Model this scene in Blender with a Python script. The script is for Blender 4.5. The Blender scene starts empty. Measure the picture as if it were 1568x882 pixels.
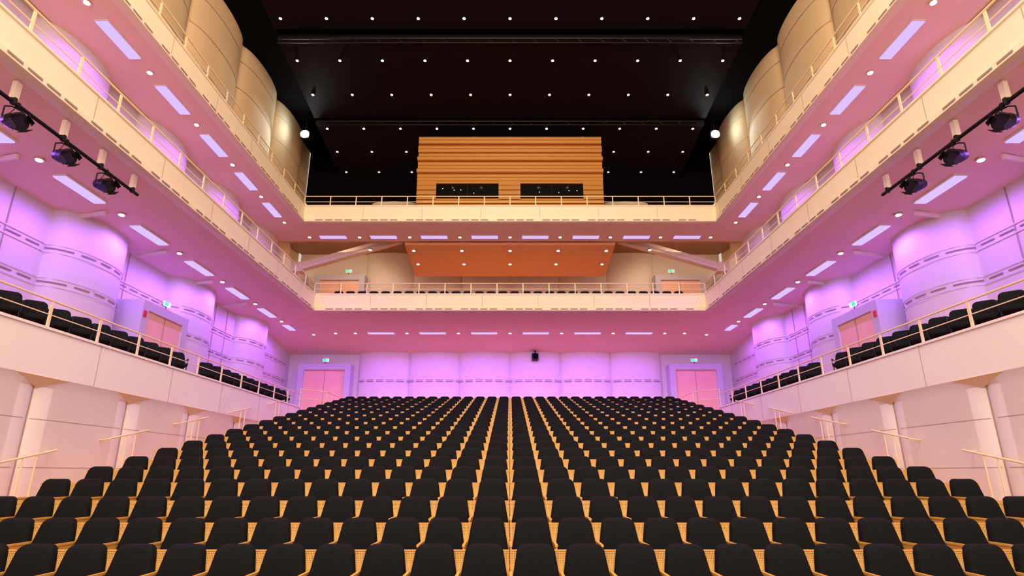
import bpy, math, random
from mathutils import Vector, Matrix
random.seed(3)
H = 2.2   # everything is laid out relative to the eye height, then lifted by H at the end
scene = bpy.context.scene
try:
    scene.view_settings.view_transform = 'Standard'
except Exception: pass
try:
    scene.view_settings.look = 'Medium High Contrast'
except Exception as e: print('look', e)

# ------------------------------------------------------------------ materials
def mat(name, col, rough=0.6, metal=0.0, emit=None, estr=0.0, noise=0.0, nscale=3.0, bump=0.0, bscale=60, spec=0.5):
    m = bpy.data.materials.new(name); m.use_nodes = True
    nt = m.node_tree; b = nt.nodes['Principled BSDF']
    b.inputs['Base Color'].default_value = (*col, 1)
    b.inputs['Roughness'].default_value = rough
    b.inputs['Metallic'].default_value = metal
    b.inputs['Specular IOR Level'].default_value = spec
    tc = nt.nodes.new('ShaderNodeTexCoord')
    if noise > 0:
        n = nt.nodes.new('ShaderNodeTexNoise'); n.inputs['Scale'].default_value = nscale
        nt.links.new(tc.outputs['Object'], n.inputs['Vector'])
        r = nt.nodes.new('ShaderNodeMixRGB')
        r.inputs[1].default_value = (*[c*(1-noise) for c in col], 1)
        r.inputs[2].default_value = (*[min(1, c*(1+noise)) for c in col], 1)
        nt.links.new(n.outputs['Fac'], r.inputs[0]); nt.links.new(r.outputs[0], b.inputs['Base Color'])
    if bump > 0:
        n2 = nt.nodes.new('ShaderNodeTexNoise'); n2.inputs['Scale'].default_value = bscale
        nt.links.new(tc.outputs['Object'], n2.inputs['Vector'])
        bp = nt.nodes.new('ShaderNodeBump'); bp.inputs['Strength'].default_value = bump
        nt.links.new(n2.outputs['Fac'], bp.inputs['Height']); nt.links.new(bp.outputs[0], b.inputs['Normal'])
    if emit:
        b.inputs['Emission Color'].default_value = (*emit, 1)
        b.inputs['Emission Strength'].default_value = estr
    return m

def wood(name, c1, c2, scale=(1, 14, 14), rough=0.4):
    m = mat(name, c1, rough); nt = m.node_tree; b = nt.nodes['Principled BSDF']
    tc = nt.nodes.new('ShaderNodeTexCoord'); mp = nt.nodes.new('ShaderNodeMapping')
    mp.inputs['Scale'].default_value = scale
    n = nt.nodes.new('ShaderNodeTexNoise'); n.inputs['Scale'].default_value = 2.0; n.inputs['Detail'].default_value = 5
    r = nt.nodes.new('ShaderNodeMixRGB'); r.inputs[1].default_value = (*c1, 1); r.inputs[2].default_value = (*c2, 1)
    nt.links.new(tc.outputs['Object'], mp.inputs[0]); nt.links.new(mp.outputs[0], n.inputs['Vector'])
    nt.links.new(n.outputs['Fac'], r.inputs[0]); nt.links.new(r.outputs[0], b.inputs['Base Color'])
    return m

def perforated(name, c1, hole):
    m = mat(name, c1, 0.5); nt = m.node_tree; b = nt.nodes['Principled BSDF']
    tc = nt.nodes.new('ShaderNodeTexCoord')
    v = nt.nodes.new('ShaderNodeTexVoronoi'); v.inputs['Scale'].default_value = 55; v.inputs['Randomness'].default_value = 0
    nt.links.new(tc.outputs['Object'], v.inputs['Vector'])
    mt = nt.nodes.new('ShaderNodeMath'); mt.operation = 'LESS_THAN'; mt.inputs[1].default_value = 0.34
    nt.links.new(v.outputs['Distance'], mt.inputs[0])
    r = nt.nodes.new('ShaderNodeMixRGB'); r.inputs[1].default_value = (*c1, 1); r.inputs[2].default_value = (*hole, 1)
    nt.links.new(mt.outputs[0], r.inputs[0]); nt.links.new(r.outputs[0], b.inputs['Base Color'])
    return m

M_CREAM = mat('cream_plaster', (0.84, 0.76, 0.66), 0.6, noise=0.04, nscale=1.5, bump=0.02)
M_FASC = mat('fascia_plaster', (0.88, 0.79, 0.62), 0.55, noise=0.04, nscale=1.5, bump=0.02)
M_LOW = mat('lower_wall_plaster', (0.94, 0.91, 0.88), 0.6, noise=0.03, nscale=1.5, bump=0.02)
M_UPPER = mat('upper_wall_plaster', (0.78, 0.62, 0.42), 0.85, noise=0.06, nscale=1.5, bump=0.02, spec=0.2)
M_SOFF = mat('soffit_plaster', (0.90, 0.68, 0.56), 0.7, noise=0.04, nscale=1.2)
M_WALL = mat('wall_plaster', (0.76, 0.73, 0.74), 0.7, noise=0.05, nscale=1.2, bump=0.03)
M_SEAM = mat('seam_line', (0.45, 0.36, 0.30), 0.8)  # darker tone for panel joints and door gaps
M_SLOT = mat('slot_dark', (0.32, 0.26, 0.25), 0.8)
M_BLACK = mat('black_paint', (0.005, 0.004, 0.006), 0.8, spec=0.1)
M_CEIL = mat('ceiling_black', (0.014, 0.008, 0.016), 0.6, noise=0.15, nscale=2, spec=0.15)
M_FAB = mat('charcoal_fabric', (0.018, 0.020, 0.024), 0.9, noise=0.25, nscale=40, bump=0.15, bscale=300, spec=0.12)
M_SWOOD = wood('seat_beech', (0.84, 0.46, 0.11), (0.94, 0.56, 0.17), (3, 3, 12))
M_PERF = perforated('perforated_beech', (0.95, 0.62, 0.22), (0.35, 0.15, 0.03))
M_FLOOR = wood('parquet', (0.50, 0.26, 0.09), (0.62, 0.34, 0.13), (10, 1.0, 10))
M_BWOOD = wood('booth_wood', (0.50, 0.24, 0.06), (0.68, 0.35, 0.10), (1, 1, 20))
M_PWOOD = wood('panel_wood', (0.66, 0.32, 0.14), (0.90, 0.50, 0.24), (1, 9, 9))
M_DOOR = wood('door_wood', (0.84, 0.52, 0.38), (0.95, 0.62, 0.46), (12, 12, 1))
M_PORT = mat('portal_paint', (0.60, 0.58, 0.68), 0.6)
M_RAIL = mat('rail_paint', (0.90, 0.76, 0.52), 0.35)
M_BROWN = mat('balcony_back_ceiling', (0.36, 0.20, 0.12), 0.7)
M_METAL = mat('dark_metal', (0.015, 0.015, 0.017), 0.5, 0.3)
M_CHROME = mat('metal_ring', (0.7, 0.62, 0.55), 0.3, 0.8)
M_GLASS = mat('booth_glass', (0.01, 0.01, 0.012), 0.05)
M_LED = mat('led_violet', (0.02, 0.02, 0.03), 0.6, emit=(0.40, 0.30, 1.0), estr=1.55, spec=0.1)
M_SPOT = mat('downlight_glint_glow', (1, 0.9, 0.7), 0.5, emit=(1.0, 0.86, 0.66), estr=5)
M_STAR = mat('ceiling_spot_glow', (1, 0.9, 0.6), 0.5, emit=(1.0, 0.76, 0.42), estr=9)
M_FLOOD = mat('flood_glow', (0.9, 1, 1), 0.5, emit=(0.85, 1.0, 1.0), estr=60)
M_GREEN = mat('exit_green', (0.05, 0.6, 0.3), 0.5, emit=(0.03, 0.7, 0.3), estr=0.9)
M_WHITE = mat('white_sign', (0.9, 0.9, 0.9), 0.5, emit=(1, 1, 1), estr=0.5)
M_RED = mat('fire_red', (0.7, 0.03, 0.03), 0.5)

# ------------------------------------------------------------------ mesh builder
class MB:
    def __init__(s): s.v = []; s.f = []; s.m = []; s.mats = []
    def mi(s, m):
        if m not in s.mats: s.mats.append(m)
        return s.mats.index(m)
    def quad(s, a, b, c, d, m):
        n = len(s.v); s.v += [tuple(a), tuple(b), tuple(c), tuple(d)]; s.f.append((n, n+1, n+2, n+3)); s.m.append(s.mi(m))
    def poly(s, pts, m):
        n = len(s.v); s.v += [tuple(p) for p in pts]; s.f.append(tuple(range(n, n+len(pts)))); s.m.append(s.mi(m))
    def box(s, x0, x1, y0, y1, z0, z1, m):
        n = len(s.v)
        s.v += [(x0,y0,z0),(x1,y0,z0),(x1,y1,z0),(x0,y1,z0),(x0,y0,z1),(x1,y0,z1),(x1,y1,z1),(x0,y1,z1)]
        for f in ((0,3,2,1),(4,5,6,7),(0,1,5,4),(1,2,6,5),(2,3,7,6),(3,0,4,7)):
            s.f.append(tuple(n+i for i in f)); s.m.append(s.mi(m))
    def obox(s, c, size, rot, m):
        n = len(s.v); hx, hy, hz = [k/2 for k in size]; c = Vector(c)
        for q in ((-1,-1,-1),(1,-1,-1),(1,1,-1),(-1,1,-1),(-1,-1,1),(1,-1,1),(1,1,1),(-1,1,1)):
            s.v.append(tuple(c + rot @ Vector((q[0]*hx, q[1]*hy, q[2]*hz))))
        for f in ((0,3,2,1),(4,5,6,7),(0,1,5,4),(1,2,6,5),(2,3,7,6),(3,0,4,7)):
            s.f.append(tuple(n+i for i in f)); s.m.append(s.mi(m))
    def tube(s, p, q, r, m, n=8, r2=None, caps=True):
        p = Vector(p); q = Vector(q); d = (q-p).normalized(); r2 = r if r2 is None else r2
        a = Vector((0,0,1)) if abs(d.z) < 0.9 else Vector((1,0,0))
        u = d.cross(a).normalized(); w = d.cross(u); b = len(s.v)
        for i in range(n):
            t = 2*math.pi*i/n; k = u*math.cos(t)+w*math.sin(t)
            s.v.append(tuple(p+k*r)); s.v.append(tuple(q+k*r2))
        for i in range(n):
            j = (i+1) % n; s.f.append((b+2*i, b+2*j, b+2*j+1, b+2*i+1)); s.m.append(s.mi(m))
        if caps:
            s.f.append(tuple(b+2*i for i in range(n))[::-1]); s.m.append(s.mi(m))
            s.f.append(tuple(b+2*i+1 for i in range(n))); s.m.append(s.mi(m))
    def make(s, name, smooth=None):
        me = bpy.data.meshes.new(name); me.from_pydata(s.v, [], s.f)
        for m in s.mats: me.materials.append(m)
        me.polygons.foreach_set('material_index', s.m); me.update()
        if smooth:
            import bmesh
            bm = bmesh.new(); bm.from_mesh(me); bmesh.ops.remove_doubles(bm, verts=bm.verts, dist=0.0004)
            bmesh.ops.recalc_face_normals(bm, faces=bm.faces); bm.to_mesh(me); bm.free()
            me.shade_smooth(); me.set_sharp_from_angle(angle=math.radians(smooth))
        ob = bpy.data.objects.new(name, me); scene.collection.objects.link(ob); return ob

Y0 = -4.0; YR = 31.0; XG = 9.0; XW = 12.5; XM = 11.9
ROW = 0.962; PITCH = 0.55
tops = {-1: -0.95, 0: -0.757, 1: -0.553, 2: -0.325, 3: -0.086}
for k in range(4, 21): tops[k] = -0.086 + 0.207*(k-3)
rowY = {k: 9.54 + ROW*(k-3) for k in range(-1, 21)}
SEATH = 0.86
ZG = 2.62; ZREAR = tops[20]-SEATH

# ------------------------------------------------------------------ floor (stepped stalls)
b = MB()
prof = [(Y0, tops[-1]-SEATH)]
for k in range(-1, 21):
    z = tops[k]-SEATH; y = rowY[k]-0.72
    prof.append((y, prof[-1][1])); prof.append((y, z))
prof.append((26.6, ZREAR)); prof.append((YR, ZREAR))
for (ya, za), (yb, zb) in zip(prof, prof[1:]):
    if abs(ya-yb) < 1e-6 and abs(za-zb) < 1e-6: continue
    w = XG+0.45 if yb <= 26.6 else XW
    b.quad((-w, ya, za), (w, ya, za), (w, yb, zb), (-w, yb, zb), M_FLOOR)
b.make('floor')
b = MB()
for s in (-1, 1):
    b.box(min(s*(XG+0.05), s*XW), max(s*(XG+0.05), s*XW), Y0, 26.6, ZG-0.25, ZG, M_FLOOR)
b.make('floor_gallery')

# ------------------------------------------------------------------ seats
def outline(wb, wt, z0, z1, r, n=6):
    pts = []
    cs = [(-wb/2, z0, 180), (wb/2, z0, 270), (wt/2, z1, 0), (-wt/2, z1, 90)]
    for (x, z, a0) in cs:
        cx = x + (r if x < 0 else -r); cz = z + (r if z == z0 else -r)
        for i in range(n+1):
            a = math.radians(a0 + 90*i/n)
            pts.append((cx + r*math.cos(a), cz + r*math.sin(a)))
    return pts
def cushion(b, pts, rings, m, lean):
    cx = sum(p[0] for p in pts)/len(pts); cz = sum(p[1] for p in pts)/len(pts)
    base = len(b.v); n = len(pts)
    for (sc, y) in rings:
        for (x, z) in pts:
            X = cx+(x-cx)*sc; Z = cz+(z-cz)*sc
            b.v.append((X, y+lean(Z), Z))
    for r in range(len(rings)-1):
        for i in range(n):
            j = (i+1) % n
            b.f.append((base+r*n+i, base+r*n+j, base+(r+1)*n+j, base+(r+1)*n+i)); b.m.append(b.mi(m))
    b.f.append(tuple(base+i for i in range(n))[::-1]); b.m.append(b.mi(m))
    b.f.append(tuple(base+(len(rings)-1)*n+i for i in range(n))); b.m.append(b.mi(m))
def build_seat(name, theater=True):
    b = MB(); lean = lambda z: -(0.86-z)*0.20
    cushion(b, outline(0.535, 0.43, 0.36, 0.86, 0.10),
            [(0.80, -0.068), (0.92, -0.060), (0.98, -0.040), (1.0, -0.012), (1.0, 0.02), (0.985, 0.028)], M_FAB, lean)
    cushion(b, outline(0.50, 0.395, 0.38, 0.835, 0.08), [(0.99, 0.02), (1.0, 0.026), (1.0, 0.04), (0.97, 0.05)], M_SWOOD, lean)
    pts = outline(0.49, 0.48, -0.50, -0.10, 0.07)
    base = len(b.v); n = len(pts)
    for (sc, z) in ((0.96, 0.385), (1, 0.40), (1, 0.455), (0.95, 0.475), (0.75, 0.485)):
        for (x, y) in pts: b.v.append((x*sc, -0.315+(y+0.315)*sc, z))
    for r in range(4):
        for i in range(n):
            j = (i+1) % n; b.f.append((base+r*n+i, base+r*n+j, base+(r+1)*n+j, base+(r+1)*n+i)); b.m.append(b.mi(M_FAB))
    b.f.append(tuple(base+i for i in range(n))[::-1]); b.m.append(b.mi(M_SWOOD))
    b.f.append(tuple(base+4*n+i for i in range(n))); b.m.append(b.mi(M_FAB))
    if theater:
        b.quad((-0.275, -0.03, 0.0), (0.275, -0.03, 0.0), (0.275, 0.0, 0.79), (-0.275, 0.0, 0.79), M_PERF)
        b.quad((-0.275, -0.01, 0.0), (0.275, -0.01, 0.0), (0.275, 0.016, 0.79), (-0.275, 0.016, 0.79), M_PERF)
        b.box(-0.275, 0.275, -0.002, 0.018, 0.785, 0.80, M_SWOOD)
        b.box(-0.235, 0.235, -0.42, -0.38, 0.0, 0.385, M_PERF)
        b.box(-0.286, -0.264, -0.42, -0.03, 0.0, 0.56, M_SWOOD)
        b.box(-0.292, -0.258, -0.43, -0.03, 0.56, 0.585, M_SWOOD)
    else:
        for sx in (-1, 1):
            b.tube((sx*0.22, -0.50, 0), (sx*0.22, -0.46, 0.39), 0.013, M_METAL)
            b.tube((sx*0.22, -0.06, 0), (sx*0.22, -0.10, 0.45), 0.013, M_METAL)
            b.tube((sx*0.24, -0.48, 0.60), (sx*0.24, -0.08, 0.60), 0.015, M_METAL)
            b.tube((sx*0.24, -0.46, 0.39), (sx*0.24, -0.46, 0.60), 0.012, M_METAL)
    ob = b.make(name, smooth=50)
    me = ob.data; bpy.data.objects.remove(ob); return me
seat_me = build_seat('auditorium_seat_mesh')
chair_me = build_seat('gallery_chair_mesh', False)
chair_me.materials[1] = M_FAB
def arr(name, me, loc, count, off):
    ob = bpy.data.objects.new(name, me); scene.collection.objects.link(ob); ob.location = loc
    a = ob.modifiers.new('array', 'ARRAY'); a.use_relative_offset = False; a.use_constant_offset = True
    a.constant_offset_displace = off; a.count = count; return ob
for k in range(-1, 21):
    n = 14 if k > 2 else 15
    for s in (-1, 1):
        x0 = 0.285 if s > 0 else -0.285-PITCH*(n-1)
        arr('auditorium_seat_row', seat_me, (x0, rowY[k], tops[k]-SEATH), n, (PITCH, 0, 0))
for s in (-1, 1):
    me = chair_me.copy(); me.transform(Matrix.Rotation(math.radians(s*-42), 4, 'Z'))
    arr('gallery_chair_row', me, (s*9.95, 6.0, ZG), 17, (0, 0.64, 0))
    arr('gallery_chair_row', me, (s*9.95, 17.9, ZG), 11, (0, 0.62, 0))
# ------------------------------------------------------------------ scalloped side walls
def bump(y, centers, hw, dep):
    for c in centers:
        d = abs(y-c)
        if d < hw: return dep*math.sqrt(max(0, 1-(d/hw)**2))
    return 0.0
CG = [4.8, 10.0, 15.2, 20.6, 25.7]
fx_g = lambda y: XW - bump(y, CG, 1.35, 0.72)
CM = [4.6, 8.6, 12.6, 16.6, 20.6, 24.6]
fx_m = lambda y: XM - bump(y, CM, 1.25, 0.55)
fx_u = lambda y: XW + 0.15 - bump(y, [4, 7.9, 11.8, 15.7, 19.6, 23.5, 27.4], 1.93, 0.5)
def samples(y0, y1, extra=(), st=0.12):
    n = int((y1-y0)/st); ys = [y0+(y1-y0)*i/n for i in range(n+1)]
    return sorted(set(ys+[e for e in extra if y0 < e < y1]))
def side_wall(name, fx, z0, z1, ext, m):
    ys = samples(Y0, YR, ext)
    for s, nm in ((-1, 'left'), (1, 'right')):
        b = MB()
        for a, c in zip(ys, ys[1:]):
            b.quad((s*fx(a), a, z0), (s*fx(c), c, z0), (s*fx(c), c, z1), (s*fx(a), a, z1), m)
        b.make(name+nm, smooth=35)
exg = [c+d for c in CG for d in (-1.35, 1.35, -1.33, 1.33, -1.28, 1.28)]
exm = [c+d for c in CM for d in (-1.25, 1.25, -1.23, 1.23, -1.18, 1.18)]
side_wall('wall_gallery_', fx_g, ZG-0.3, 7.2, exg, M_WALL)
side_wall('wall_balcony_', fx_m, 7.3, 11.1, exm, M_WALL)
side_wall('wall_upper_', fx_u, 11.3, 20.3, [], M_UPPER)

# rear wall
BW = 2.84
def fy_r(x):
    if abs(x) >= 3*BW: return YR
    t = ((x+3*BW) % BW)/BW*2-1
    return YR - 0.42*math.sqrt(max(0, 1-t*t*0.98))
def rear(name, z0, z1, m):
    b = MB(); n = 220; xs = [-XW+2*XW*i/n for i in range(n+1)]
    xs = sorted(set(xs+[i*BW for i in range(-3, 4)]+[i*BW+0.03 for i in range(-3, 4)]+[i*BW-0.03 for i in range(-3, 4)]))
    for a, c in zip(xs, xs[1:]):
        b.quad((a, fy_r(a), z0), (c, fy_r(c), z0), (c, fy_r(c), z1), (a, fy_r(a), z1), m)
    b.make(name, smooth=35)
rear('wall_rear', ZREAR-0.1, 7.2, M_WALL)
rear('wall_rear_balcony', 7.2, 13.0, M_CREAM)
rear('wall_rear_upper', 13.0, 15.9, M_CREAM)
b = MB(); b.box(-XW, XW, YR-0.3, YR, 15.9, 20.4, M_BLACK); b.make('wall_rear_top')

# slot bands / seams -------------------------------------------------
b = MB()
def side_band(fx, z, y0, y1, h=0.045, dl=0.42, gap=0.16, off=0.02, m=M_SLOT):
    y = y0
    while y < y1:
        e = y+dl; k = 4
        for s in (-1, 1):
            for i in range(k):
                ya = y+dl*i/k; yb = y+dl*(i+1)/k
                b.quad((s*(fx(ya)-off), ya, z), (s*(fx(yb)-off), yb, z), (s*(fx(yb)-off), yb, z+h), (s*(fx(ya)-off), ya, z+h), m)
        y = e+gap
for z in (4.86, 5.80): side_band(fx_g, z, 8, 30.5, h=0.04)
for z in (4.98, 5.92, 4.76, 5.70): side_band(fx_g, z, 8, 30.5, h=0.035, dl=1.1, gap=0.0, off=0.03, m=M_WALL)
for z in (13.8, 15.4, 17.0, 18.4): side_band(fx_u, z, 4, 30.5, h=0.025, dl=1.0, gap=0.0, m=M_SEAM)
side_band(fx_m, 9.6, 4, 30, h=0.04)
x = -3*BW
while x < 3*BW-0.3:
    for z, h in ((4.88, 0.045), (4.98, 0.02)):
        for i in range(3):
            a = x+0.4*i/3; c = x+0.4*(i+1)/3
            b.quad((a, fy_r(a)-0.02, z), (c, fy_r(c)-0.02, z), (c, fy_r(c)-0.02, z+h), (a, fy_r(a)-0.02, z+h), M_SLOT)
    x += 0.55
for y in (12.6, 17.0, 22.6, 23.6):
    for s in (-1, 1): b.box(s*(XW-0.02)-0.008, s*(XW-0.02)+0.008, y-0.01, y+0.01, ZG, 6.95, M_SEAM)
b.make('trim_slot_bands')

# ------------------------------------------------------------------ lower side wall: flat panels meeting in shallow valleys under the overhanging band
notch = [-2.85, -0.19, 2.47, 5.13, 7.95, 10.65, 13.35, 16.0, 18.7, 21.4, 24.1]
ND = 0.075; XL = XG+0.10
def fx_l(y):
    for a, c in zip(notch, notch[1:]):
        if a <= y <= c:
            t = abs((y-a)/(c-a)*2-1); return XL+ND*t**8
    return XL
for s, nm in ((-1, 'left'), (1, 'right')):
    b = MB(); X = XG
    ys = samples(Y0, 24.0, notch, 0.06)
    for a, c in zip(ys, ys[1:]):
        b.quad((s*fx_l(a), a, -2.0), (s*fx_l(c), c, -2.0), (s*fx_l(c), c, 1.62), (s*fx_l(a), a, 1.62), M_LOW)
        # sloped transition out to the overhanging band
        b.quad((s*fx_l(a), a, 1.62), (s*fx_l(c), c, 1.62), (s*XG, c, 1.80), (s*XG, a, 1.80), M_LOW)
    for c in notch[1:-1]:
        b.box(s*(XL+ND-0.012)-0.006, s*(XL+ND-0.012)+0.006, c-0.008, c+0.008, -1.9, 1.6, M_SEAM)
        # small triangular wedge bracket under the band
        P = [(s*XG, c-0.60, 1.80), (s*(XL+ND), c+0.05, 1.60), (s*XG, c+0.60, 1.80)]
        Q = [(s*(XG-0.012), c-0.60, 1.795), (s*(XL+ND-0.03), c+0.05, 1.585), (s*(XG-0.012), c+0.60, 1.795)]
        b.poly(Q, M_RAIL); b.quad(P[0], Q[0], Q[2], P[2], M_RAIL); b.quad(P[0], P[1], Q[1], Q[0], M_RAIL); b.quad(P[1], P[2], Q[2], Q[1], M_RAIL)
    b.box(min(s*X, s*(X+0.12)), max(s*X, s*(X+0.12)), Y0, 24.0, 1.80, 2.73, M_LOW)
    b.box(min(s*(X-0.03), s*(X+0.15)), max(s*(X-0.03), s*(X+0.15)), Y0, 24.05, 2.69, 2.74, M_LOW)
    b.make('wall_lower_'+nm, smooth=30)
b = MB()
for s in (-1, 1):
    for c in notch[3:-1]:
        for z in (0.1, 1.0):
            ya = c+0.05
            while ya < c+2.55:
                yb = ya+0.12
                b.quad((s*(fx_l(ya)-0.006), ya, z), (s*(fx_l(yb)-0.006), yb, z), (s*(fx_l(yb)-0.006), yb, z+0.01), (s*(fx_l(ya)-0.006), ya, z+0.01), M_SEAM)
                ya = yb
        b.box(s*(XG-0.004)-0.003, s*(XG-0.004)+0.003, c+1.3, c+1.31, 1.8, 2.69, M_SEAM)
b.make('trim_wall_seams')

# ------------------------------------------------------------------ balconies (U-shaped sweep)
def sweepU(b, prof, X, Y, mats, xl=None, yl=None):
    def pt(d):
        ax = X+d; ay = Y+d
        if xl: ax = min(ax, xl)
        if yl: ay = min(ay, yl)
        return ax, ay
    for i, ((da, za), (db, zb)) in enumerate(zip(prof, prof[1:])):
        m = mats[i] if isinstance(mats, list) else mats
        ax, ay = pt(da); bx, by = pt(db)
        b.quad((-ax, Y0, za), (-ax, ay, za), (-bx, by, zb), (-bx, Y0, zb), m)
        b.quad((-ax, ay, za), (ax, ay, za), (bx, by, zb), (-bx, by, zb), m)
        b.quad((ax, ay, za), (ax, Y0, za), (bx, Y0, zb), (bx, by, zb), m)
def dashes(b, X, Y, z, h, dl, gap, off=0.012, grp=4, m=M_SLOT):
    X2 = X-off; Y2 = Y-off
    y = 2.0; i = 0
    while y < Y-0.6:
        for s in (-1, 1): b.quad((s*X2, y, z), (s*X2, y+dl, z), (s*X2, y+dl, z+h), (s*X2, y, z+h), m)
        i += 1; y += dl+(gap if i % grp else gap*4)
    x = -X+0.5; i = 0
    while x < X-0.5-dl:
        b.quad((x, Y2, z), (x+dl, Y2, z), (x+dl, Y2, z+h), (x, Y2, z+h), m)
        i += 1; x += dl+(gap if i % grp else gap*4)
def seamsU(b, X, Y, z0, z1, step, off=0.008):
    y = 3.0
    while y < Y-0.5:
        for s in (-1, 1): b.quad((s*(X-off), y, z0), (s*(X-off), y+0.014, z0), (s*(X-off), y+0.014, z1), (s*(X-off), y, z1), M_SEAM)
        y += step
    n = int(2*X/step); 
    for i in range(1, n):
        x = -X+2*X*i/n
        b.quad((x, Y-off, z0), (x+0.014, Y-off, z0), (x+0.014, Y-off, z1), (x, Y-off, z1), M_SEAM)
XB, YB = 9.0, 24.4
b = MB()
sweepU(b, [(0.16, 7.40), (0.16, 7.98), (-0.03, 7.98), (-0.03, 7.93), (0.0, 7.91), (0.0, 7.32), (-0.07, 7.28), (-0.07, 7.15), (0.05, 7.13), (0.25, 7.15), (3.5, 6.95)],
       XB, YB, [M_FASC]*9+[M_SOFF], xl=XW)
b.quad((-XW, 27.9, 6.95), (XW, 27.9, 6.95), (XW, YR, 6.5), (-XW, YR, 6.5), M_SOFF)
sweepU(b, [(0.16, 7.40), (3.2, 7.45)], XB, YB, M_FLOOR, xl=XW)
b.quad((-XW, 27.6, 7.45), (XW, 27.6, 7.45), (XW, YR, 8.9), (-XW, YR, 8.9), M_FLOOR)
for s in (-1, 1):
    for yy in (11.3, 14.15, 17.0, 19.9, 22.75):
        b.obox((s*11.8, yy, 6.93), (1.2, 0.06, 0.12), Matrix.Rotation(math.radians(s*14), 3, 'Z'), M_CREAM)
b.make('balcony_middle')
b = MB(); dashes(b, XB-0.07, YB-0.07, 7.195, 0.045, 0.34, 0.10); seamsU(b, XB, YB, 7.34, 7.9, 2.45)
b.make('trim_balcony_middle')
XU, YU = 9.4, 23.1
b = MB()
sweepU(b, [(0.16, 11.2), (0.16, 11.80), (-0.03, 11.80), (-0.03, 11.75), (0, 11.73), (0.0, 11.15), (-0.07, 11.11), (-0.07, 10.98), (0.05, 10.96), (0.2, 10.98), (2.2, 10.98), (2.2, 11.9), (2.5, 11.9)],
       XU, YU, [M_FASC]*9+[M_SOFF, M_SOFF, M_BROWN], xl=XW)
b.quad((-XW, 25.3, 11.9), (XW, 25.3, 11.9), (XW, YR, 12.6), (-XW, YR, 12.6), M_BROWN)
sweepU(b, [(0.16, 11.25), (3.1, 11.3)], XU, YU, M_FLOOR, xl=XW)
b.quad((-XW, 26.2, 12.0), (XW, 26.2, 12.0), (XW, YR, 13.0), (-XW, YR, 13.0), M_FLOOR)
b.make('balcony_upper')
b = MB(); dashes(b, XU-0.07, YU-0.07, 11.025, 0.045, 0.34, 0.10); seamsU(b, XU, YU, 11.17, 11.72, 2.45)
b.make('trim_balcony_upper')

# ------------------------------------------------------------------ railings
def railU(name, X, Y, z0, z1, mid, r=0.024, step=1.22):
    b = MB()
    for z, rr in [(z1, r)]+[(m_, 0.013) for m_ in mid]:
        b.tube((-X, Y0, z), (-X, Y, z), rr, M_RAIL); b.tube((-X, Y, z), (X, Y, z), rr, M_RAIL); b.tube((X, Y0, z), (X, Y, z), rr, M_RAIL)
    y = Y
    while y > 0:
        for s in (-1, 1): b.box(s*X-0.012, s*X+0.012, y-0.03, y+0.03, z0, z1, M_RAIL)
        y -= step
    n = round(2*X/step)
    for i in range(1, n):
        x = -X+2*X*i/n; b.box(x-0.022, x+0.022, Y-0.012, Y+0.012, z0, z1, M_RAIL)
    b.make(name, smooth=40)
railU('balcony_railing', XB+0.06, YB+0.06, 7.98, 8.50, [8.22])
railU('balcony_railing', XU+0.06, YU+0.06, 11.80, 12.30, [12.02])
for s in (-1, 1):
    b = MB(); X = s*(XG+0.05)
    b.tube((X, Y0, 3.28), (X, 24.0, 3.28), 0.022, M_RAIL); b.tube((X, Y0, 3.0), (X, 24.0, 3.0), 0.012, M_RAIL)
    y = 24.0
    while y > 2:
        b.box(X-0.014, X+0.014, y-0.03, y+0.03, 2.74, 3.28, M_RAIL); y -= 1.35
    for (p, q) in (((s*9.05, 24.0), (s*8.2, 24.9)), ((s*8.2, 24.9), (s*8.2, 26.6))):
        for z in (3.5, 3.1): b.tube((p[0], p[1], z), (q[0], q[1], z), 0.02, M_RAIL)
        b.tube((q[0], q[1], ZREAR), (q[0], q[1], 3.5), 0.02, M_RAIL)
    b.tube((s*9.05, 24.0, 2.3), (s*9.05, 24.0, 3.5), 0.02, M_RAIL)
    b.make('gallery_railing', smooth=40)
    for i, c in enumerate(notch[4:-1]):
        b = MB(); ya = c-0.75; yb = c+0.55; z = 0.18+0.215*(c-10.65)-0.02; sl = 0.215
        x = s*8.88
        b.tube((x, ya, z), (x, yb, z+sl*(yb-ya)), 0.022, M_RAIL)
        b.tube((x, ya, z), (s*(fx_l(ya)-0.005), ya, z-0.03), 0.014, M_RAIL)
        b.tube((x, yb, z+sl*(yb-ya)), (s*(fx_l(yb)-0.005), yb, z+sl*(yb-ya)-0.03), 0.014, M_RAIL)
        for yy in (c-0.2, c+0.1): b.tube((x, yy, z+sl*(yy-ya)), (x, yy, z-1.0), 0.016, M_RAIL)
        b.make('stair_handrail', smooth=40)

# ------------------------------------------------------------------ ceiling
b = MB()
b.box(-XW, XW, Y0, YR, 20.3, 20.5, M_BLACK)
def slab(y0, y1, za, zb, hw=10.5, t=0.35):
    n = len(b.v)
    b.v += [(-hw,y0,za),(hw,y0,za),(hw,y1,zb),(-hw,y1,zb),(-hw,y0,za+t),(hw,y0,za+t),(hw,y1,zb+t),(-hw,y1,zb+t)]
    for f in ((0,3,2,1),(4,5,6,7),(0,1,5,4),(1,2,6,5),(2,3,7,6),(3,0,4,7)):
        b.f.append(tuple(n+i for i in f)); b.m.append(b.mi(M_CEIL))
slab(14.5, 20.3, 19.35, 19.05); slab(20.7, 25.75, 18.78, 18.33); slab(25.95, YR-0.3, 18.2, 17.62)
slab(6.5, 14.2, 19.8, 19.45)
for s in (-1, 1):
    b.box(min(s*10.6, s*XW), max(s*10.6, s*XW), Y0, YR, 19.3, 19.5, M_BLACK)
b.make('ceiling')
b = MB()
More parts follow.
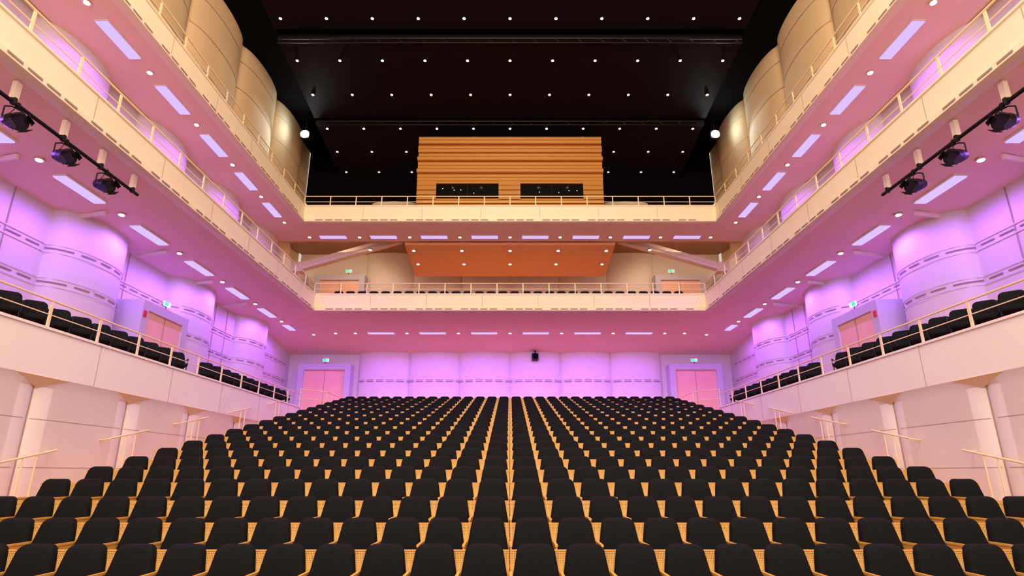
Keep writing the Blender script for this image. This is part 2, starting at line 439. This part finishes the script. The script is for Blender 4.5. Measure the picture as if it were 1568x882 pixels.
for y, z in ((20.5, 18.72), (25.85, 18.2)):
    b.tube((-10.4, y, z), (10.4, y, z), 0.05, M_METAL); b.tube((-10.4, y, z-0.22), (10.4, y, z-0.22), 0.03, M_METAL)
    for i in range(-10, 11):
        b.tube((i, y, z), (i+0.25, y, z-0.22), 0.02, M_METAL, n=5)
b.make('ceiling_truss')

b = MB()
def spot(b, x, y, z, r, m, slope=0.0):
    b.tube((x, y, z+0.02), (x, y, z-0.035), r*1.5, M_CHROME if m is M_SPOT else M_METAL, n=12)
    b.tube((x, y, z-0.03), (x, y, z-0.05), r, m, n=12)
for (Y, Z, sp) in ((17.5, 19.2, 2.0), (19.7, 19.08, 2.0), (21.8, 18.68, 2.0), (24.0, 18.49, 2.0), (26.4, 18.16, 2.0), (28.3, 17.93, 2.0), (30.2, 17.72, 2.0)):
    for i in range(-5, 6): spot(b, i*sp, Y, Z, 0.062, M_STAR)
b.make('ceiling_spotlights')

# ------------------------------------------------------------------ LED strips + downlights
def area(name, loc, sx, sy, e, col, rot=(0, 0, 0), spread=180):
    l = bpy.data.lights.new(name, 'AREA'); l.shape = 'RECTANGLE'; l.size = sx; l.size_y = sy
    l.energy = e; l.color = col; l.spread = math.radians(spread)
    o = bpy.data.objects.new(name, l); scene.collection.objects.link(o); o.location = loc; o.rotation_euler = rot; return o
def lamp(name, loc, e, col, size=120, tgt=None, soft=0.0, blend=0.6):
    l = bpy.data.lights.new(name, 'SPOT'); l.energy = e; l.color = col; l.spot_size = math.radians(size); l.spot_blend = blend; l.shadow_soft_size = soft
    o = bpy.data.objects.new(name, l); scene.collection.objects.link(o); o.location = loc
    if tgt: o.rotation_euler = (Vector(tgt)-Vector(loc)).to_track_quat('-Z', 'Y').to_euler()
VIO = (0.40, 0.13, 1.0)
led = MB(); dl = MB()
def strip(x, y, z, lx, ly, e):
    led.box(x-lx/2-0.03, x+lx/2+0.03, y-ly/2-0.03, y+ly/2+0.03, z-0.02, z+0.06, M_CREAM)
    led.box(x-lx/2, x+lx/2, y-ly/2, y+ly/2, z-0.05, z-0.018, M_LED)
    for k in (-0.3, 0.3):
        lamp('led_lamp', (x+lx*k if lx > ly else x, y+ly*k if ly > lx else y, z-0.07), e/2, VIO, 176, blend=0.5)
for s in (-1, 1):
    for i in range(-1, 7):
        y = 12.85+2.85*(i); 
        if y > 27.5: continue
        strip(s*11.05, y, 7.03, 0.31, 1.4, 185)
        spot(dl, s*10.95, y+1.42, 7.03, 0.07, M_SPOT)
    for i in range(-1, 5):
        y = 12.07+2.45*i
        strip(s*10.3, y, 10.98, 0.31, 1.3, 100); spot(dl, s*10.25, y+1.22, 10.98, 0.065, M_SPOT)
    spot(dl, s*9.0, 27.8, 6.97, 0.07, M_SPOT); spot(dl, s*10.2, 28.0, 6.95, 0.07, M_SPOT)
for i in range(6):
    strip((i-2.5)*2.66, 27.8, 6.97, 1.33, 0.30, 290)
for i in range(-3, 4): spot(dl, i*2.66, 27.8, 6.97, 0.07, M_SPOT)
for i in range(8): strip((i-3.5)*2.44, 24.74, 10.98, 1.25, 0.28, 80)
for i in range(-4, 5): spot(dl, i*2.42, 24.74, 10.98, 0.07, M_SPOT)
led.make('led_ceiling_lights')

# hanging orange panel under the booth
b = MB()
hw = 5.2; n0 = len(b.v)
b.v += [(-hw, 25.45, 10.85), (hw, 25.45, 10.85), (hw, 28.8, 10.42), (-hw, 28.8, 10.42), (-hw, 25.45, 11.0), (hw, 25.45, 11.0), (hw, 28.8, 10.6), (-hw, 28.8, 10.6)]
for f in ((0,3,2,1),(4,5,6,7),(0,1,5,4),(1,2,6,5),(2,3,7,6),(3,0,4,7)):
    b.f.append(tuple(n0+i for i in f)); b.m.append(b.mi(M_PWOOD))
for x in (-4, 0, 4): 
    b.tube((x, 26, 10.9), (x, 26, 12.1), 0.03, M_METAL); b.tube((x, 28.4, 10.5), (x, 28.4, 12.4), 0.03, M_METAL)
for i in range(-2, 3):
    spot(b, i*2.42, 25.95, 10.78, 0.075, M_SPOT); spot(b, i*2.42, 27.35, 10.6, 0.075, M_SPOT)
    lamp('downlight_lamp', (i*2.42, 27.35, 10.52), 130, (1.0, 0.76, 0.52), 150)
b.make('wood_ceiling_panel')
dl.make('downlights')

# diagonal struts
for s in (-1, 1):
    b = MB(); p = Vector((s*10.9, 26.8, 10.15)); q = Vector((s*5.7, 26.8, 11.75)); d = (q-p); L = d.length
    rot = d.normalized().to_track_quat('X', 'Z').to_matrix()
    b.obox((p+q)/2, (L, 0.35, 0.38), rot, M_CREAM)
    b.obox((p+q)/2+Vector((0, -0.19, 0)), (L*0.96, 0.04, 0.05), rot, M_CREAM)
    b.box(s*10.9-0.3, s*10.9+0.3, 26.55, 27.05, 9.9, 10.4, M_CREAM)
    spot(b, s*7.2, 26.6, 11.1, 0.08, M_SPOT)
    b.make('diagonal_strut')
    lamp('downlight_lamp', (s*7.6, 27.3, 11.6), 110, (1.0, 0.74, 0.50), 150, (s*9.5, 29.5, 8.5))
    lamp('downlight_lamp', (s*9.8, 25.7, 11.7), 150, (1.0, 0.74, 0.50), 150, (s*9.0, 28.5, 9.5))

# ------------------------------------------------------------------ control booth
b = MB(); hw = 4.87; yf = 26.0
b.box(-hw+0.1, hw-0.1, yf+0.25, 30, 12.25, 17.35, M_BWOOD)
z = 14.72; hs = 0.235; i = 0
pat = [0.16, 0.06, 0.20, 0.10, 0.02, 0.18, 0.07, 0.14, 0.03, 0.2, 0.09, 0.16]
while z < 17.3:
    d = pat[i % 12]
    seg = 6; pts = []
    for j in range(seg+1):
        a = math.pi*j/seg; pts.append((yf+0.2-d-0.06*math.sin(a), z+hs*j/seg))
    ex = hw+0.02*(i % 3)
    for (ya, za), (yb, zb) in zip(pts, pts[1:]):
        b.quad((-ex, ya, za), (ex, ya, za), (ex, yb, zb), (-ex, yb, zb), M_BWOOD)
    b.quad((-ex, yf+0.24, z), (ex, yf+0.24, z), (ex, pts[0][0], z), (-ex, pts[0][0], z), M_BWOOD)
    b.quad((-ex, pts[-1][0], z+hs), (ex, pts[-1][0], z+hs), (ex, yf+0.24, z+hs), (-ex, yf+0.24, z+hs), M_BWOOD)
    for sx in (-1, 1):
        b.poly([(sx*ex, p[0], p[1]) for p in pts]+[(sx*ex, 30, z+hs), (sx*ex, 30, z)], M_BWOOD)
    z += hs+0.012; i += 1
for zb, h in ((13.45, 0.18), (13.2, 0.22), (12.9, 0.26), (12.6, 0.26), (12.3, 0.26)):
    b.box(-hw, hw, yf+0.08-0.05*((zb*10) % 2), 30, zb, zb+h, M_BWOOD)
for x0, x1 in ((-hw, -3.86), (-0.60, 0.54), (3.82, hw)):
    for zz in (13.66, 13.94, 14.22, 14.48): b.box(x0, x1, yf+0.04, yf+0.25, zz, zz+0.24, M_BWOOD)
for x0, x1 in ((-3.86, -0.60), (0.54, 3.82)):
    b.box(x0, x1, yf+0.15, yf+0.245, 13.68, 14.6, M_GLASS)
    b.box(x0, x1, yf+0.06, yf+0.2, 14.6, 14.72, M_BWOOD); b.box(x0, x1, yf+0.02, yf+0.2, 13.62, 13.70, M_BWOOD)
    b.box((x0+x1)/2-0.015, (x0+x1)/2+0.015, yf+0.13, yf+0.16, 13.7, 14.6, M_METAL)
    for k in range(4):  # glowing specks stand in for lights reflected in the booth glass
        xx = x0+0.3+random.random()*(x1-x0-0.6); zz = 14.05+random.random()*0.35
        b.box(xx-0.015, xx+0.015, yf+0.14, yf+0.152, zz-0.015, zz+0.015, M_SPOT)
b.make('control_booth')

# ------------------------------------------------------------------ doors / portals
def exit_sign(x, y, z, rz=0.0, fac=(0, -1)):
    b = MB()
    if fac[0] == 0:
        b.box(x-0.17, x+0.17, y-0.05, y, z, z+0.16, M_WHITE); b.box(x-0.16, x+0.03, y-0.06, y-0.05, z+0.01, z+0.15, M_GREEN)
        b.box(x+0.06, x+0.15, y-0.06, y-0.05, z+0.04, z+0.12, M_GREEN); b.box(x-0.01, x+0.01, y-0.03, y, z-0.12, z, M_METAL)
    else:
        s = fac[0]
        b.box(min(x, x+s*0.05), max(x, x+s*0.05), y-0.17, y+0.17, z, z+0.16, M_WHITE)
        b.box(min(x, x+s*0.06), max(x, x+s*0.06), y-0.16, y+0.03, z+0.01, z+0.15, M_GREEN)
        b.box(x-0.01, x+0.01, y-0.01, y+0.01, z-0.12, z, M_METAL)
    b.make('exit_sign')
def rear_portal(i, cx, w, z0, h, yf, dep):
    b = MB(); t = 0.32
    b.box(cx-w/2, cx-w/2+t, yf, yf+dep, z0, z0+h, M_PORT); b.box(cx+w/2-t, cx+w/2, yf, yf+dep, z0, z0+h, M_PORT)
    b.box(cx-w/2+t, cx+w/2-t, yf, yf+dep, z0+h-t, z0+h, M_PORT)
    b.box(cx-w/2+t, cx+w/2-t, yf+0.14, yf+0.2, z0, z0+h-t, M_DOOR)
    b.box(cx-0.012, cx+0.012, yf+0.13, yf+0.15, z0, z0+h-t, M_SEAM)
    for sx in (-1, 1):
        b.box(cx+sx*(w/2-t)-0.03, cx+sx*(w/2-t)+0.03, yf+0.1, yf+0.15, z0, z0+h-t, M_CREAM)
        b.tube((cx+sx*0.1, yf+0.09, z0+1.0), (cx+sx*0.1, yf+0.09, z0+1.35), 0.015, M_CHROME)
        for q in (0, 1): b.tube((cx+sx*0.1, yf+0.09, z0+1.03+0.3*q), (cx+sx*0.1, yf+0.15, z0+1.03+0.3*q), 0.01, M_CHROME)
    b.make('door_%d' % i)
rear_portal(1, -10.25, 2.9, ZREAR, 3.25, 30.3, 0.68); rear_portal(2, 10.25, 2.9, ZREAR, 3.25, 30.3, 0.68)
exit_sign(-10.2, 30.3, 5.95); exit_sign(10.2, 30.3, 5.95)
rear_portal(3, -9.8, 2.9, 8.75, 2.25, 30.1, 0.88); rear_portal(4, 9.8, 2.9, 8.75, 2.25, 30.1, 0.88)
exit_sign(-9.3, 30.1, 11.12); exit_sign(9.3, 30.1, 11.12)
for i, s in ((5, -1), (6, 1)):
    b = MB(); xf = 11.55; y0, y1, zt = 16.75, 19.25, 5.3
    X = lambda a, c: (min(s*a, s*c), max(s*a, s*c))
    b.box(*X(xf, XW-0.01), y0, y0+0.3, ZG, zt, M_PORT); b.box(*X(xf, XW-0.01), y1-0.3, y1, ZG, zt, M_PORT); b.box(*X(xf, XW-0.01), y0+0.3, y1-0.3, zt-0.3, zt, M_PORT)
    b.box(*X(xf+0.06, xf+0.14), y0+0.3, y1-0.3, ZG, zt-0.3, M_DOOR)
    b.box(*X(xf+0.04, xf+0.06), 17.99, 18.01, ZG, zt-0.3, M_SEAM)
    for yy in (17.85, 18.15): b.tube((s*(xf+0.02), yy, ZG+1.0), (s*(xf+0.02), yy, ZG+1.35), 0.015, M_CHROME)
    b.box(*X(xf-0.02, xf), y0+0.06, y0+0.2, 4.75, 4.95, M_RED); b.box(*X(xf+0.3, xf+0.45), y0-0.02, y0, 3.4, 3.6, M_WHITE)
    b.make('door_%d' % i)
    exit_sign(s*(xf+0.1), 18.0, 5.42, fac=(-s, 0))

# wall loudspeaker
b = MB(); b.box(1.22, 1.58, 30.25, 30.6, 6.05, 6.42, M_METAL); b.tube((1.4, 30.26, 6.24), (1.4, 30.23, 6.24), 0.13, M_BLACK, n=16, r2=0.15)
b.box(1.36, 1.44, 30.3, 30.4, 6.42, 6.62, M_METAL); b.make('wall_loudspeaker')

# balcony seats
for k, (y, z) in enumerate(((25.3, 7.53), (26.25, 7.60))):
    arr('balcony_seat_row', chair_me, (-8.2, y, z), 30, (PITCH*1.02, 0, 0))

# ------------------------------------------------------------------ theatre lights on bars
def fixture(b, p, aim):
    p = Vector(p); aim = Vector(aim).normalized()
    b.box(p.x-0.03, p.x+0.03, p.y-0.025, p.y+0.025, p.z-0.05, p.z+0.05, M_METAL)
    c = p+Vector((0, 0, -0.34)); side = aim.cross(Vector((0, 0, 1))).normalized()
    top = p+Vector((0, 0, -0.07))
    b.tube(p, top, 0.02, M_METAL)
    pts = [c+side*0.19, c+side*0.19+Vector((0, 0, 0.2)), top+side*0.08, top-side*0.08, c-side*0.19+Vector((0, 0, 0.2)), c-side*0.19]
    for a, d in zip(pts, pts[1:]): b.tube(a, d, 0.014, M_METAL, n=6)
    b.tube(c-aim*0.22, c-aim*0.02, 0.11, M_METAL, n=16, r2=0.15); b.tube(c-aim*0.02, c+aim*0.16, 0.15, M_METAL, n=16)
    b.tube(c+aim*0.16, c+aim*0.18, 0.165, M_METAL, n=16); b.tube(c+aim*0.175, c+aim*0.185, 0.11, M_GLASS, n=16)
    for k in range(4):
        a = k*math.pi/2+0.78; w = side*math.cos(a)+aim.cross(side)*math.sin(a)
        b.obox(c+aim*0.24+w*0.16, (0.17, 0.17, 0.008), (w.to_track_quat('Z', 'X')).to_matrix(), M_METAL)
    prev = c-aim*0.18
    for k in range(1, 9):
        t = k/8; q = (c-aim*0.18)*(1-t)+p*t+Vector((0, 0, -0.25*math.sin(math.pi*t)))+side*0.12*math.sin(math.pi*t)
        b.tube(prev, q, 0.007, M_METAL, n=5); prev = q
for s in (-1, 1):
    b = MB(); X = s*9.3; z = 6.68
    b.tube((X, 6.0, z), (X, 12.5, z), 0.04, M_METAL, n=10)
    for y in (7.4, 8.9, 10.1, 11.2, 12.3):
        b.obox((X+s*0.02, y, 6.93), (0.09, 0.12, 0.36), Matrix.Identity(3), M_CREAM)
        b.tube((X, y, z-0.04), (X, y, z+0.09), 0.05, M_METAL, n=8)
    for y in (7.8, 9.0, 10.2, 11.4): fixture(b, (X, y, z), (-s*0.75, -0.25, -0.25))
    b.make('stage_lighting_bar', smooth=40)
    b = MB(); c = Vector((s*11.3, 26.6, 17.95))
    b.obox(c+Vector((0, 0.16, 0)), (0.5, 0.24, 0.44), Matrix.Identity(3), M_METAL)
    b.tube(c+Vector((0, 0.04, 0)), c+Vector((0, 0.0, 0)), 0.22, M_FLOOD, n=20)
    b.tube(c+Vector((0, 0.16, 0.15)), c+Vector((0, 0.16, 1.35)), 0.025, M_METAL)
    b.make('flood_light')
    lamp('flood_lamp', c+Vector((0, -0.1, 0)), 350, (0.9, 1, 1), 110, c+Vector((-s*0.4, -0.7, -0.6)), 0.0, 0.3)

# ------------------------------------------------------------------ added warm fill lamps (above the stage, off-frame) + ambient
def aimrot(p, t): return (Vector(t)-Vector(p)).to_track_quat('-Z', 'Y').to_euler()
p = (0, 3, 17.5); area('stage_fill', p, 14, 5, 2800, (1.0, 0.76, 0.50), aimrot(p, (0, 20, 4)))
p = (0, -3, 8); area('stage_fill', p, 16, 7, 1400, (1.0, 0.78, 0.62), aimrot(p, (0, 22, 4)))
w = bpy.data.worlds.new('hall_ambient'); scene.world = w; w.use_nodes = True
w.node_tree.nodes['Background'].inputs[0].default_value = (1.0, 0.80, 0.72, 1)
w.node_tree.nodes['Background'].inputs[1].default_value = 0.65

# lift everything
for o in scene.objects:
    if o.parent is None: o.location.z += H

cam = bpy.data.cameras.new('camera'); co = bpy.data.objects.new('camera', cam); scene.collection.objects.link(co)
co.location = (0, 0, H); co.rotation_euler = (math.radians(90+16), 0, 0)
cam.sensor_width = 36; cam.lens = 850/1568*36; cam.shift_y = 40/1568; cam.shift_x = 3/1568
cam.clip_end = 200
scene.camera = co
